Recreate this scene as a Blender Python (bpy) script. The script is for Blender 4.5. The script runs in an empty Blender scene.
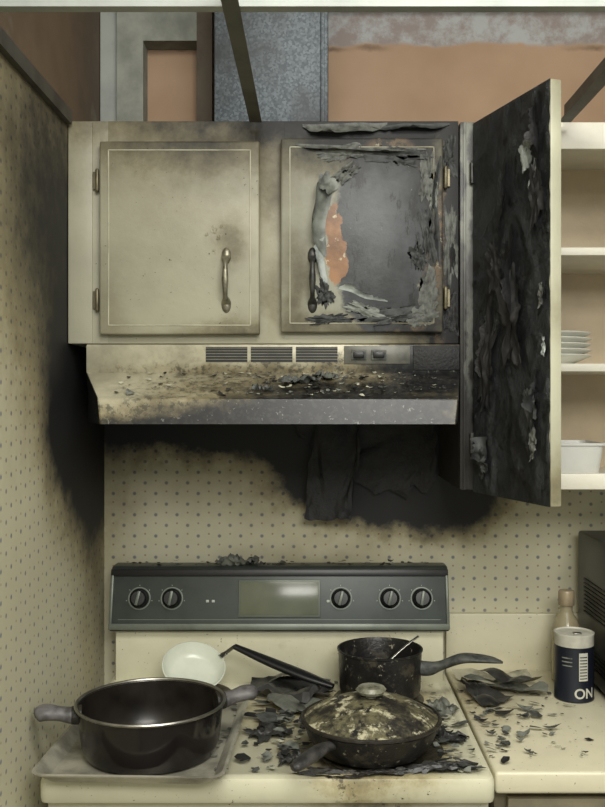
import bpy, bmesh, math, random
from mathutils import Vector, Matrix, noise as mn
random.seed(7)
sc = bpy.context.scene
col = sc.collection
try:
    sc.view_settings.view_transform = 'Standard'
except Exception: pass

# ------------------------------------------------------------ helpers
def L(r, g, b):
    f = lambda c: (c/255/12.92) if c/255 <= 0.04045 else ((c/255+0.055)/1.055)**2.4
    return (f(r), f(g), f(b), 1.0)

class G:
    def __init__(s, name):
        s.m = bpy.data.materials.new(name); s.m.use_nodes = True
        s.t = s.m.node_tree; s.n = s.t.nodes
        s.b = s.n['Principled BSDF']
        s.pos = s.n.new('ShaderNodeNewGeometry').outputs['Position']
    def put(s, sock, v):
        if v is None: return
        if isinstance(v, bpy.types.NodeSocket): s.t.links.new(v, sock)
        else: sock.default_value = v
    def math(s, op, a, b=None, clamp=False):
        n = s.n.new('ShaderNodeMath'); n.operation = op; n.use_clamp = clamp
        s.put(n.inputs[0], a); s.put(n.inputs[1], b); return n.outputs[0]
    def vm(s, op, a, b=None):
        n = s.n.new('ShaderNodeVectorMath'); n.operation = op
        s.put(n.inputs[0], a); s.put(n.inputs[1], b)
        return n.outputs['Value'] if op in ('LENGTH', 'DOT_PRODUCT') else n.outputs[0]
    def mix(s, f, a, b, mode='MIX'):
        n = s.n.new('ShaderNodeMix'); n.data_type = 'RGBA'; n.blend_type = mode
        s.put(n.inputs[0], f); s.put(n.inputs[6], a); s.put(n.inputs[7], b); return n.outputs[2]
    def noise(s, scale, detail=6, rough=0.6, vec=None, colr=False):
        n = s.n.new('ShaderNodeTexNoise'); n.inputs['Scale'].default_value = scale
        n.inputs['Detail'].default_value = detail; n.inputs['Roughness'].default_value = rough
        s.put(n.inputs['Vector'], vec if vec is not None else s.pos)
        return n.outputs['Color'] if colr else n.outputs['Fac']
    def mr(s, v, f0, f1, t0=0.0, t1=1.0, smooth=True):
        n = s.n.new('ShaderNodeMapRange')
        n.interpolation_type = 'SMOOTHSTEP' if smooth else 'LINEAR'
        s.put(n.inputs[0], v)
        for i, x in enumerate((f0, f1, t0, t1)): n.inputs[i+1].default_value = x
        return n.outputs[0]
    def warp(s, amt, scale=7):
        c = s.noise(scale, 7, 0.65, colr=True)
        c = s.vm('SUBTRACT', c, (0.5, 0.5, 0.5))
        c = s.vm('MULTIPLY', c, (amt, amt, amt))
        return s.vm('ADD', s.pos, c)
    def blob(s, p, c, r, st=1.0):
        d = s.vm('SUBTRACT', p, c); d = s.vm('MULTIPLY', d, (1/r[0], 1/r[1], 1/r[2]))
        return s.mr(s.vm('LENGTH', d), 0.0, 1.0, st, 0.0)
    def patch(s, p, c, r, soft=0.06):
        d = s.vm('SUBTRACT', p, c); d = s.vm('MULTIPLY', d, (1/r[0], 1/r[1], 1/r[2]))
        return s.mr(s.vm('LENGTH', d), 1.0-soft, 1.0+soft, 1.0, 0.0)
    def sep(s):
        n = s.n.new('ShaderNodeSeparateXYZ'); s.put(n.inputs[0], s.pos); return n.outputs
    def bump(s, h, st=0.3, dist=0.004):
        n = s.n.new('ShaderNodeBump'); n.inputs['Strength'].default_value = st
        n.inputs['Distance'].default_value = dist; s.put(n.inputs['Height'], h)
        s.t.links.new(n.outputs[0], s.b.inputs['Normal'])
    def out(s, c, rough=0.5, metal=0.0):
        s.put(s.b.inputs['Base Color'], c); s.put(s.b.inputs['Roughness'], rough)
        s.put(s.b.inputs['Metallic'], metal); return s.m

BLK = L(22, 22, 23)
def soot(g, base, blobs, warp=0.12, wscale=7, grain=0.5, stain=(0.52, 0.47, 0.38, 1), speck=0.0):
    p = g.warp(warp, wscale)
    tot = None
    for c, r, st in blobs:
        b = g.blob(p, c, r, st)
        tot = b if tot is None else g.math('ADD', tot, b)
    if tot is None: tot = g.math('ADD', 0.0, 0.0)
    gr = g.math('SUBTRACT', g.noise(26, 8, 0.7), 0.5)
    gr = g.math('MULTIPLY', gr, grain)
    w = g.math('MULTIPLY', gr, g.mr(tot, 0.02, 0.5))
    tot = g.math('ADD', tot, w)
    st = g.mix(1.0, base, stain, 'MULTIPLY')
    c = g.mix(g.mr(tot, 0.0, 0.55), base, st)
    c = g.mix(g.mr(tot, 0.32, 1.0), c, BLK)
    if speck > 0:
        sp = g.mr(g.noise(140, 3, 0.6), 0.72-speck, 0.80-speck)
        c = g.mix(sp, c, BLK)
    return c, tot

def simple(name, c, rough=0.5, metal=0.0, var=0.12, vs=20, bump=0.0):
    g = G(name)
    d = tuple(x*(1-var*3 if var < .33 else .2) for x in c[:3])+(1,)
    g.m.diffuse_color = c
    cc = g.mix(g.mr(g.noise(vs, 6), 0.35, 0.75), c, d)
    if bump: g.bump(g.noise(vs*3, 5), bump)
    return g.out(cc, rough, metal)

def finish(name, bm, mats, parent=None, smooth=True, ang=35, mtx=None):
    me = bpy.data.meshes.new(name)
    if mtx is not None: bmesh.ops.transform(bm, matrix=mtx, verts=bm.verts)
    bmesh.ops.recalc_face_normals(bm, faces=bm.faces)
    bm.to_mesh(me); bm.free()
    if not isinstance(mats, (list, tuple)): mats = [mats]
    for m in mats: me.materials.append(m)
    if smooth:
        for p in me.polygons: p.use_smooth = True
        try: me.set_sharp_from_angle(angle=math.radians(ang))
        except Exception: pass
    o = bpy.data.objects.new(name, me); col.objects.link(o)
    if parent: PARTS.setdefault(parent, []).append(o)
    return o
PARTS = {}

def box(name, x0, x1, y0, y1, z0, z1, mat, parent=None, bev=0.0, seg=2, mtx=None):
    bm = bmesh.new(); bmesh.ops.create_cube(bm, size=1)
    for v in bm.verts:
        v.co = Vector(((x0+x1)/2+v.co.x*(x1-x0), (y0+y1)/2+v.co.y*(y1-y0), (z0+z1)/2+v.co.z*(z1-z0)))
    if bev > 0: bmesh.ops.bevel(bm, geom=bm.edges[:], offset=bev, segments=seg, affect='EDGES', profile=0.5)
    return finish(name, bm, mat, parent, smooth=bev > 0, mtx=mtx)

def lathe(name, prof, mat, loc=(0, 0, 0), parent=None, seg=48, mtx=None, wob=0, closed=False):
    bm = bmesh.new(); rings = []
    for r, z in prof:
        if r < 1e-6: rings.append([bm.verts.new((0, 0, z))])
        else:
            rings.append([bm.verts.new(((r*(1+wob*mn.noise(Vector((math.cos(a)*2, math.sin(a)*2, z*20)))))*math.cos(a),
                r*math.sin(a), z)) for a in [2*math.pi*i/seg for i in range(seg)]])
    n = len(rings)
    for i in range(n if closed else n-1):
        A, B = rings[i], rings[(i+1) % n]
        for j in range(seg):
            k = (j+1) % seg
            if len(A) == 1 and len(B) == 1: continue
            if len(A) == 1: bm.faces.new((A[0], B[j], B[k]))
            elif len(B) == 1: bm.faces.new((A[j], B[0], A[k]))
            else: bm.faces.new((A[j], B[j], B[k], A[k]))
    M = Matrix.Translation(loc) @ (mtx if mtx is not None else Matrix())
    return finish(name, bm, mat, parent, mtx=M)

def cr(pts, n=6):
    P = [Vector(p) for p in pts]; P = [P[0]*2-P[1]]+P+[P[-1]*2-P[-2]]; o = []
    for i in range(1, len(P)-2):
        a, b, c, d = P[i-1:i+3]
        for k in range(n):
            t = k/n
            o.append(0.5*((2*b)+(c-a)*t+(2*a-5*b+4*c-d)*t*t+(3*b-a-3*c+d)*t**3))
    o.append(P[-2]); return o

def sweep(name, pts, rad, mat, parent=None, seg=14, up=(0, 0, 1), n=6, mtx=None):
    C = cr(pts, n); R = cr([(a, b, 0) for a, b in rad], n)
    bm = bmesh.new(); rings = []; up = Vector(up)
    for i, p in enumerate(C):
        t = (C[min(i+1, len(C)-1)]-C[max(i-1, 0)]).normalized()
        s = t.cross(up)
        if s.length < 1e-4: s = t.cross(Vector((1, 0, 0)))
        s.normalize(); u = s.cross(t).normalized()
        rings.append([bm.verts.new(p+s*math.cos(a)*max(R[i].x, 1e-4)+u*math.sin(a)*max(R[i].y, 1e-4)) for a in [2*math.pi*k/seg for k in range(seg)]])
    for A, B in zip(rings, rings[1:]):
        for j in range(seg): bm.faces.new((A[j], A[(j+1) % seg], B[(j+1) % seg], B[j]))
    bm.faces.new(rings[0]); bm.faces.new(rings[-1][::-1])
    return finish(name, bm, mat, parent, mtx=mtx, ang=50)

def prism(name, pts, axis, a0, a1, mat, parent=None, bev=0.0):
    bm = bmesh.new()
    def mk(p, a): return {'x': (a, p[0], p[1]), 'y': (p[0], a, p[1]), 'z': (p[0], p[1], a)}[axis]
    A = [bm.verts.new(mk(p, a0)) for p in pts]; B = [bm.verts.new(mk(p, a1)) for p in pts]
    bm.faces.new(A); bm.faces.new(B[::-1])
    for i in range(len(pts)):
        j = (i+1) % len(pts); bm.faces.new((A[i], B[i], B[j], A[j]))
    if bev: bmesh.ops.bevel(bm, geom=bm.edges[:], offset=bev, segments=2, affect='EDGES', profile=0.5)
    return finish(name, bm, mat, parent, smooth=bev > 0)

def peel(name, org, du, dv, nrm, length, width, ang, mat, parent=None, seed=0, nu=14, nv=28, rag=0.3, lift=0.0008):
    """curling sheet of skin: attached along dv, curls away along du towards nrm, torn free edge"""
    du, dv, nrm = Vector(du).normalized(), Vector(dv).normalized(), Vector(nrm).normalized()
    org = Vector(org); bm = bmesh.new(); g = []
    for j in range(nv+1):
        v = j/nv
        env = min(1, 3.2*min(v, 1-v)+.15)
        ln = length*env*(1+rag*1.6*mn.noise(Vector((v*3, seed*3.1, 0.3)))+rag*.8*mn.noise(Vector((v*14, seed*3.1, 4))))
        ln = max(ln, length*.12)
        a = ang*(1+0.4*mn.noise(Vector((v*1.7, seed*1.7, 5))))
        off = length*rag*0.8*mn.noise(Vector((v*2.5, seed*2.3, 9)))
        R = length/a; row = []
        for i in range(nu+1):
            s = i/nu*ln/length
            p = org+dv*(v-0.5)*width+du*(R*math.sin(a*s)+off)+nrm*(R*(1-math.cos(a*s))+lift)
            p += nrm*0.0035*mn.noise(Vector((v*7, s*4, seed)))*s
            row.append(bm.verts.new(p))
        g.append(row)
    for j in range(nv):
        for i in range(nu): bm.faces.new((g[j][i], g[j+1][i], g[j+1][i+1], g[j][i+1]))
    return finish(name, bm, mat, parent, ang=80)

def add_flake(bm, c, size, mtx, curl, mi, seed):
    n = random.randint(5, 8); c = Vector(c)
    rs = [size*random.uniform(0.5, 1.15) for _ in range(n)]; asp = random.uniform(0.45, 1)
    dirc = random.uniform(0, math.pi)
    def P(r, a):
        x, y = r*math.cos(a), r*math.sin(a)*asp
        u = x*math.cos(dirc)+y*math.sin(dirc)
        return c+mtx @ Vector((x, y, curl*u*u/size))
    ce = bm.verts.new(P(0, 0))
    a0 = random.uniform(0, 6)
    inn = [bm.verts.new(P(rs[i]*0.55, a0+2*math.pi*i/n)) for i in range(n)]
    ou = [bm.verts.new(P(rs[i], a0+2*math.pi*i/n)) for i in range(n)]
    for i in range(n):
        k = (i+1) % n
        f = bm.faces.new((ce, inn[i], inn[k])); f.material_index = mi
        f = bm.faces.new((inn[i], ou[i], ou[k], inn[k])); f.material_index = mi

def crumple(name, c, sx, sy, rot, amp, mat, seed, parent=None, fs=3.0, base=None, ragk=1.0, nr=9, ns=56):
    bm = bmesh.new(); rings = []
    B = base if base is not None else Matrix()
    M = Matrix.Translation(c) @ B @ Matrix.Rotation(rot, 4, 'Z')
    def h(x, y):
        q = Vector((x*fs/sx+seed*7, y*fs/sy, seed*1.3))
        return amp*(0.5+mn.noise(q)+0.6*mn.noise(q*2.3)+0.3*mn.noise(q*5))
    ce = bm.verts.new((0, 0, max(h(0, 0), 0.0005)))
    for i in range(1, nr+1):
        row = []
        for j in range(ns):
            a = 2*math.pi*j/ns
            sq = 1/max(abs(math.cos(a)), abs(math.sin(a)))**0.6
            R = (i/nr)*sq*(1+ragk*(0.45*mn.noise(Vector((math.cos(a)*1.6, math.sin(a)*1.6, seed)))+0.35*mn.noise(Vector((math.cos(a)*6, math.sin(a)*6, seed+3)))))
            x, y = R*sx/2*math.cos(a), R*sy/2*math.sin(a)
            row.append(bm.verts.new((x, y, max(h(x, y), 0.0005))))
        rings.append(row)
    for j in range(ns):
        k = (j+1) % ns
        bm.faces.new((ce, rings[0][j], rings[0][k]))
        for i in range(nr-1): bm.faces.new((rings[i][j], rings[i+1][j], rings[i+1][k], rings[i][k]))
    return finish(name, bm, mat, parent, mtx=M, ang=40)

def torn_sheet(name, outline, z0, lift, mat, parent, seed, folds=9.0):
    bm = bmesh.new(); vs = [bm.verts.new((x, y, z0)) for x, y in outline]
    f = bm.faces.new(vs); bmesh.ops.triangulate(bm, faces=[f])
    bmesh.ops.subdivide_edges(bm, edges=bm.edges[:], cuts=6, use_grid_fill=True)
    for v in bm.verts:
        q = Vector((v.co.x*folds, v.co.y*folds*1.5, seed*2.7))
        h = abs(mn.noise(q))*2.0+abs(mn.noise(q*2.6))*.7
        v.co.z = z0+.0008+lift*h
        v.co.x += .004*mn.noise(Vector((v.co.x*60, v.co.y*60, seed))); v.co.y += .004*mn.noise(Vector((v.co.x*60, v.co.y*60, seed+9)))
    return finish(name, bm, mat, parent, ang=30)

# ------------------------------------------------------------ materials
CREAM = L(206, 202, 176)
def wallpaper(name, blobs, axis, split=None):
    g = G(name)
    xyz = g.sep(); u = xyz[0] if axis == 'x' else xyz[1]
    cm = g.n.new('ShaderNodeCombineXYZ'); g.put(cm.inputs[0], u); g.put(cm.inputs[1], xyz[2])
    S = 1/0.050
    p = g.vm('MULTIPLY', cm.outputs[0], (S, S, 0))
    def dots(off, r, vec=p):
        q = g.vm('FRACTION', g.vm('ADD', vec, off)); q = g.vm('SUBTRACT', q, (0.5, 0.5, 0))
        q = g.vm('MULTIPLY', q, (1, 1, 0))
        return g.mr(g.vm('LENGTH', q), r*0.5, r*1.3, 1, 0)
    base = g.mix(g.mr(g.noise(3, 4), 0.3, 0.7), CREAM, L(196, 192, 164))
    c = g.mix(g.math('MULTIPLY', dots((10, 10, 0), 0.086), 0.78), base, L(88, 95, 120))
    c = g.mix(g.math('MULTIPLY', dots((10.5, 10.5, 0), 0.086), 0.78), c, L(100, 102, 116))
    c = g.mix(g.math('MULTIPLY', dots((10.0, 10.40, 0), 0.05), 0.7), c, L(146, 100, 84))
    c = g.mix(g.math('MULTIPLY', dots((10.5, 9.90, 0), 0.05), 0.7), c, L(146, 100, 84))
    c2, tot = soot(g, c, blobs, warp=0.16, wscale=6, grain=0.40)
    if split:
        br = g.mix(g.mr(g.noise(5, 6), 0.3, 0.7), L(104, 86, 66), L(78, 64, 50))
        br = g.mix(g.mr(g.noise(5, 6, 0.6), 0.54, 0.66), br, L(108, 100, 84))
        c2 = g.mix(g.math('GREATER_THAN', xyz[2], split), c2, br)
    g.bump(g.noise(60, 4), 0.08, 0.002)
    return g.out(c2, 0.65)

m_wall_left = wallpaper('wallpaper_left', [
    ((-.49, -.20, 1.46), (1, .36, .30), 1.2), ((-.49, -.05, 1.42), (1, .26, .36), .8), ((-.49, -.30, 1.58), (1, .28, .26), .7),
    ((-.49, -.36, 1.80), (1, .60, .55), .60), ((-.49, -.12, 1.12), (1, .32, .60), .36), ((-.49, -.5, 1.6), (1, .5, .8), .20),
    ((-.49, -.6, 2.1), (1, 1.1, .6), .46)], 'y', split=2.115)
m_wall_back = wallpaper('wallpaper_back', [
    ((-.40, 0, 1.51), (.26, 1, .14), 1.3), ((-.15, 0, 1.51), (.34, 1, .16), 1.5), ((.06, 0, 1.47), (.26, 1, .25), 1.8),
    ((.16, 0, 1.43), (.28, 1, .27), 2.0), ((.30, 0, 1.38), (.26, 1, .24), 1.3), ((0, 0, 1.38), (.80, 1, .28), .42),
    ((.0, 0, 1.16), (.35, 1, .06), .25), ((-.49, 0, 1.25), (.12, 1, .5), .30), ((.45, 0, 1.36), (.3, 1, .12), .4)], 'x')

def drywall():
    g = G('exposed_drywall'); xyz = g.sep()
    br = g.mix(g.mr(g.noise(3, 4), 0.3, 0.7), L(160, 134, 110), L(144, 118, 94))
    zz = g.math('ADD', xyz[2], g.math('MULTIPLY', g.math('SUBTRACT', g.noise(7, 6, .6), .5), .07))
    up = g.mr(zz, 2.372, 2.385)
    br = g.mix(up, br, g.mix(g.mr(g.noise(14, 8, .7), .4, .6), L(158, 160, 160), L(134, 124, 120)))
    ln = g.math('MULTIPLY', g.mr(zz, 2.358, 2.370), g.mr(zz, 2.370, 2.380, 1, 0))
    br = g.mix(g.math('MULTIPLY', ln, g.mr(g.noise(4, 2), .48, .6)), br, L(96, 78, 62))  # brown shadow line below the plaster band, painted into the colour
    return g.out(br, 0.85)
m_dry = drywall()

def cab_mat(name, base, blobs, patches=(), rough=0.42, warp=.1, speck=0.0):
    g = G(name)
    b = g.mix(g.mr(g.noise(8, 6), 0.35, 0.75), base, tuple(x*0.84 for x in base[:3])+(1,))
    c, tot = soot(g, b, blobs, warp=warp, wscale=9, grain=0.6, speck=speck)
    pw = g.warp(0.07, 15)
    for ce, r, cc, soft in patches:
        m = g.patch(pw, ce, r, soft)
        if cc == 'CHAR':
            ch = g.mix(g.mr(g.noise(8, 9, .7), .35, .7), L(36, 37, 39), L(72, 75, 77))
            v = g.vm('MULTIPLY', g.pos, (1.5, 1, .5))
            ch = g.mix(g.mr(g.noise(22, 7, .75, vec=v), .54, .60), ch, L(26, 26, 27))
            ch = g.mix(g.mr(g.noise(40, 7, .75), .66, .69), ch, L(104, 106, 104))
            c = g.mix(m, c, ch)
        elif cc == 'BROWN':
            ch = g.mix(g.mr(g.noise(40, 8, .7), .45, .58), L(40, 38, 36), L(98, 82, 62))
            ch = g.mix(g.mr(g.noise(60, 8, .7), .60, .64), ch, L(142, 138, 116))
            c = g.mix(m, c, ch)
        elif cc == 'WOOD':
            wd = g.mix(g.mr(g.noise(14, 6), .35, .7), L(158, 116, 80), L(112, 80, 54))
            wd = g.mix(g.mr(g.noise(60, 4), .62, .68), wd, L(190, 176, 148))
            c = g.mix(m, c, wd)
        else: c = g.mix(m, c, cc)
    g.bump(g.noise(70, 7, .7), 0.22, 0.003)
    return g.out(c, g.mr(tot, 0, 1, rough, 0.62))

CAB = L(170, 167, 146)
F = -.345
grime_dim = ((-.1, F, 2.15), (1.0, 1, .52), .40)  # soot gradient, with the dimmer upper region put into the paint colour
m_frame = cab_mat('cabinet_paint_frame', CAB, [grime_dim, ((.10, F, 2.0), (.30, 1, .30), .7), ((.24, F, 1.85), (.16, 1, .55), 1.0),
    ((.29, F, 1.55), (.08, 1, .5), 1.2), ((-.2, F, 2.12), (.6, 1, .09), .5), ((.0, F, 1.62), (.4, 1, .06), .25), ((-.09, F, 1.75), (.04, 1, .12), .35),
    ((.27, F, 2.0), (.08, 1, .3), .3)], patches=[((.247, F, 1.86), (.016, 1, .20), 'BROWN', .3)], speck=.02)
m_doorL = cab_mat('cabinet_paint_door_left', L(166, 164, 142), [grime_dim, ((-.27, F, 2.08), (.30, 1, .12), .5), ((-.1, F, 1.66), (.2, 1, .1), .40), ((-.2, F, 1.67), (.3, 1, .05), .35),
    ((-.42, F, 1.70), (.08, 1, .2), .3), ((-.17, F, 1.86), (.06, 1, .08), .38)], speck=.03)
m_doorR = cab_mat('cabinet_paint_door_right', L(154, 154, 138), [grime_dim, ((.1, F, 2.07), (.3, 1, .12), .75), ((.22, F, 1.80), (.12, 1, .4), .8), ((.1, F, 1.68), (.25, 1, .06), .6), ((-.04, F, 1.75), (.06, 1, .2), .45)],
    patches=[((.15, F, 1.865), (.112, 1, .205), 'BROWN', .06), ((.125, F, 1.875), (.10, 1, .165), 'CHAR', .08), ((.14, F, 1.93), (.090, 1, .115), 'CHAR', .08), ((.13, F, 1.765), (.08, 1, .085), 'CHAR', .10),
             ((.036, F, 1.885), (.013, 1, .055), 'WOOD', .06), ((.044, F, 1.825), (.022, 1, .055), 'WOOD', .06)])
m_inner = cab_mat('cabinet_interior_shaded_tan', L(198, 180, 150), [((.32, -.2, 1.9), (.12, 1, .6), .8)])  # tan base holds the shading inside the shelf compartments
m_shelf = cab_mat('shelf_edge_paint', L(222, 218, 202), [((.32, -.2, 1.9), (.12, 1, .6), .8)])
m_filler = cab_mat('charred_filler', L(64, 64, 62), [((.3, F, 1.5), (.2, 1, .5), .7)], patches=[((.303, F, 1.98), (.010, 1, .14), L(120, 122, 112), .5), ((.312, F, 1.66), (.008, 1, .10), L(96, 98, 92), .5)])
def char_mat():
    g = G('charred_paint')
    a = g.mix(g.mr(g.noise(9, 9, .72), .35, .72), L(25, 26, 27), L(50, 53, 55))
    a = g.mix(g.mr(g.noise(16, 9, .75), .66, .69), a, L(84, 87, 87))
    a = g.mix(g.mr(g.noise(30, 6, .7), .56, .62), a, L(13, 13, 13))
    g.bump(g.noise(20, 9, .75), .9, 0.012)
    return g.out(a, g.mr(g.noise(12, 4), .3, .7, .30, .55))
m_char = char_mat()
m_charflat = simple('char_black', L(28, 28, 29), .6, 0, .25, 50, .5)
m_peel = simple('peeled_paint_grey', L(122, 126, 118), .5, 0, .28, 22, .2)
m_peelw = simple('peeled_paint_pale', L(170, 177, 172), .5, 0, .25, 30, .2)
m_flk1 = simple('flake_grey', L(128, 131, 122), .6, 0, .28, 60)
m_flk1d = simple('blister_grey', L(96, 98, 92), .6, 0, .28, 60)
m_flk2 = simple('flake_dark', L(80, 82, 78), .6, 0, .28, 60)
m_flk2d = simple('blister_dark', L(56, 58, 57), .6, 0, .28, 60)
m_flk3 = simple('flake_black', L(36, 36, 36), .6, 0, .2, 60)
m_flk4 = simple('flake_cream', L(186, 184, 162), .6, 0, .2, 60)
m_brass = simple('aged_brass', L(120, 112, 88), .4, .5, .2, 40)
m_pewter = simple('handle_pewter', L(150, 146, 126), .38, .6, .2, 60)
m_pewterb = simple('handle_burnt', L(76, 76, 72), .45, .5, .25, 60)
def hood_mat():
    g = G('hood_enamel')
    b = g.mix(g.mr(g.noise(9, 6), .35, .7), L(192, 187, 162), L(158, 153, 132))
    c, t = soot(g, b, [((-.10, -.42, 1.57), (.34, .12, .12), .45), ((.08, -.46, 1.56), (.30, .14, .10), .60), ((.25, -.38, 1.60), (.22, .3, .12), .9), ((-.06, -.485, 1.520), (.60, .06, .06), .80),
        ((-.1, -.49, 1.498), (.9, .06, .03), .75), ((-.46, -.2, 1.52), (.03, .22, .12), 1.6), ((-.46, -.0, 1.55), (.05, .3, .2), 1.3), ((.2, -.33, 1.63), (.28, .05, .05), .5), ((-.1, -.34, 1.606), (.5, .05, .02), .3), ((-.1, -.4, 1.6), (.8, .4, .3), .15)],
        warp=.045, wscale=14, grain=.9)
    msk = g.math('MULTIPLY', g.mr(g.noise(75, 6, .7), .50, .57), g.mr(t, .02, .4))
    c = g.mix(g.math('MULTIPLY', msk, .65), c, L(46, 46, 43))
    m2 = g.math('MULTIPLY', g.mr(g.noise(120, 4, .7), .62, .68), g.mr(t, .1, .5))
    c = g.mix(g.math('MULTIPLY', m2, .5), c, L(140, 140, 132))
    return g.out(c, .34, .12)
m_hood = hood_mat()
m_dark = simple('vent_black', L(14, 14, 14), .5)
def galv():
    g = G('galvanised_steel')
    v = g.n.new('ShaderNodeTexVoronoi'); v.inputs['Scale'].default_value = 230; g.put(v.inputs['Vector'], g.pos)
    c = g.mix(g.mr(v.outputs['Color'], .2, .95), L(64, 71, 77), L(98, 106, 111))
    c = g.mix(g.mr(g.noise(6, 5), .45, .8), c, L(56, 58, 58))
    return g.out(c, .55, .25)
m_galv = galv()
def enamel(name, base, blobs, **k):
    g = G(name); b = g.mix(g.mr(g.noise(7, 5), .35, .7), base, tuple(x*.9 for x in base[:3])+(1,))
    c, t = soot(g, b, blobs, warp=.10, wscale=12, grain=1.0, speck=k.get('speck', .0), stain=(.60, .53, .40, 1))
    m = g.mr(g.noise(34, 8, .72), .58, .64)
    m = g.math('MULTIPLY', m, g.mr(t, .05, .5)); c = g.mix(g.math('MULTIPLY', m, .8), c, L(54, 48, 38))
    return g.out(c, k.get('rough', .28))
m_stove = enamel('stove_enamel', L(212, 209, 182), [((.10, -.53, .92), (.22, .18, .2), 1.1), ((-.08, -.3, .92), (.22, .26, .2), .45), ((.15, -.2, .92), (.22, .18, .2), .6), ((.1, -.66, .92), (.32, .05, .04), .3), ((-.1, -.1, 1.0), (.5, .06, .1), .12)], speck=.05)
m_counter = enamel('counter_laminate', L(216, 210, 182), [((.32, -.25, .92), (.16, .3, .2), .35), ((.48, -.15, .92), (.25, .2, .2), .15)], speck=.06, rough=.35)
m_panel = simple('range_panel_slate', L(60, 66, 62), .38, .15, .12, 14)
m_paneltrim = simple('range_panel_trim', L(106, 112, 102), .4, .3, .12, 14)
m_glass = simple('display_glass', L(106, 110, 92), .2, 0, .1, 6)
m_black = simple('black_plastic', L(24, 24, 25), .38, 0, .1, 30)
m_white = simple('white_ceramic', L(224, 224, 214), .25, 0, .05, 10)
m_mark = simple('white_marking', L(190, 194, 182), .5)
m_steel = simple('brushed_steel', L(160, 158, 150), .3, .9, .15, 30)
m_tray = simple('baking_sheet_aluminium', L(176, 172, 156), .40, .30, .22, 12)
m_pot = simple('pot_enamel_black', L(28, 24, 24), .16, 0, .15, 12)
m_potin = simple('pot_interior', L(42, 38, 34), .28, .2, .2, 20)
m_bake = simple('bakelite_heat_greyed', L(108, 105, 105), .5, 0, .25, 34)
m_burnt = simple('burnt_pan_metal', L(48, 44, 38), .45, .1, .25, 40, .6)
def ash():
    g = G('ash_crusted_lid')
    a = g.mix(g.mr(g.noise(16, 9, .72), .42, .60), L(38, 35, 30), L(112, 107, 80))
    a = g.mix(g.mr(g.noise(22, 8, .72), .53, .60), a, L(190, 185, 155))
    a = g.mix(g.mr(g.noise(34, 8, .72), .54, .60), a, L(30, 27, 25))
    g.bump(g.noise(45, 8), .8, .006); return g.out(a, .6)
m_ash = ash()
def splat():
    g = G('burnt_splattered_enamel')
    a = g.mix(g.mr(g.noise(28, 8, .7), .54, .64), L(26, 25, 24), L(62, 58, 50))
    a = g.mix(g.mr(g.noise(85, 5, .7), .62, .67), a, L(146, 141, 120)); g.bump(g.noise(45, 8), .5, .004)
    return g.out(a, .38)
m_splat = splat()
m_grid = simple('ceiling_grid_metal', L(148, 152, 146), .5, .1, .10, 8)
m_gridd = simple('ceiling_grid_sooty', L(78, 76, 68), .5, .1, .2, 12)
m_stud = simple('painted_framing', L(140, 143, 132), .7, 0, .18, 9)
m_floor = simple('vinyl_floor', L(120, 112, 96), .5)
m_ceil = simple('ceiling_plaster', L(200, 198, 188), .9)
m_mw = simple('microwave_black', L(52, 54, 54), .35, .1, .1, 20)
m_navy = simple('salt_label_navy', L(22, 26, 38), .4, 0, .05, 20)
m_label = simple('label_paper', L(204, 202, 188), .55, 0, .08, 30)
m_cap = simple('bottle_cap', L(166, 150, 122), .4, .1, .1, 30)
m_base = simple('base_cabinet_paint', L(122, 114, 90), .5, 0, .12, 12)
g = G('bottle_glass'); g.b.inputs['Transmission Weight'].default_value = .55; g.b.inputs['IOR'].default_value = 1.4
m_bottle = g.out(g.mix(g.mr(g.noise(10, 3), .3, .7), L(214, 204, 172), L(190, 176, 140)), .18)
m_plastic = simple('storage_plastic', L(203, 203, 196), .35, 0, .05, 12)

# ------------------------------------------------------------ room
WX = -.496
box('wall_back', WX-.1, 2.2, 0, .1, 0, 2.75, m_wall_back)
box('wall_back_upper', WX, 2.2, -.012, 0, 2.10, 2.75, m_dry)
box('wall_left', WX-.1, WX, -3.2, 0, 0, 2.75, m_wall_left)
box('wall_right', 2.2, 2.3, -3.2, .1, 0, 2.75, m_ceil)
box('floor', WX-.1, 2.3, -3.2, .1, -.1, 0, m_floor)
box('ceiling', WX-.1, 2.3, -3.2, .1, 2.75, 2.85, m_ceil)
box('trim_1', WX, WX+.012, -3.1, -.34, 2.095, 2.122, m_gridd)
box('baseboard_left', WX, WX+.012, -3.2, -.66, 0, .09, m_grid)

box('stud_1', -.494, -.455, -.05, -.013, 2.11, 2.74, m_grid, 'soffit_framing')
box('stud_2', -.452, -.392, -.07, -.013, 2.11, 2.74, m_stud, 'soffit_framing')
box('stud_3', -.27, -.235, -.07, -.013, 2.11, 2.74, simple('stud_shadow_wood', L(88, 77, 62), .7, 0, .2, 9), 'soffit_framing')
box('header', -.392, -.27, -.07, -.013, 2.365, 2.44, m_stud, 'soffit_framing')
box('header_upper', -.392, .9, -.075, -.013, 2.455, 2.52, m_stud, 'soffit_framing')
box('duct_body', -.212, .028, -.24, -.08, 2.112, 2.74, m_galv, 'exhaust_duct', .004)
box('duct_seam', .012, .020, -.246, -.24, 2.112, 2.74, m_galv, 'exhaust_duct', .001)
box('duct_flange', -.222, .038, -.25, -.076, 2.107, 2.116, m_galv, 'exhaust_duct', .001)

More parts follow.
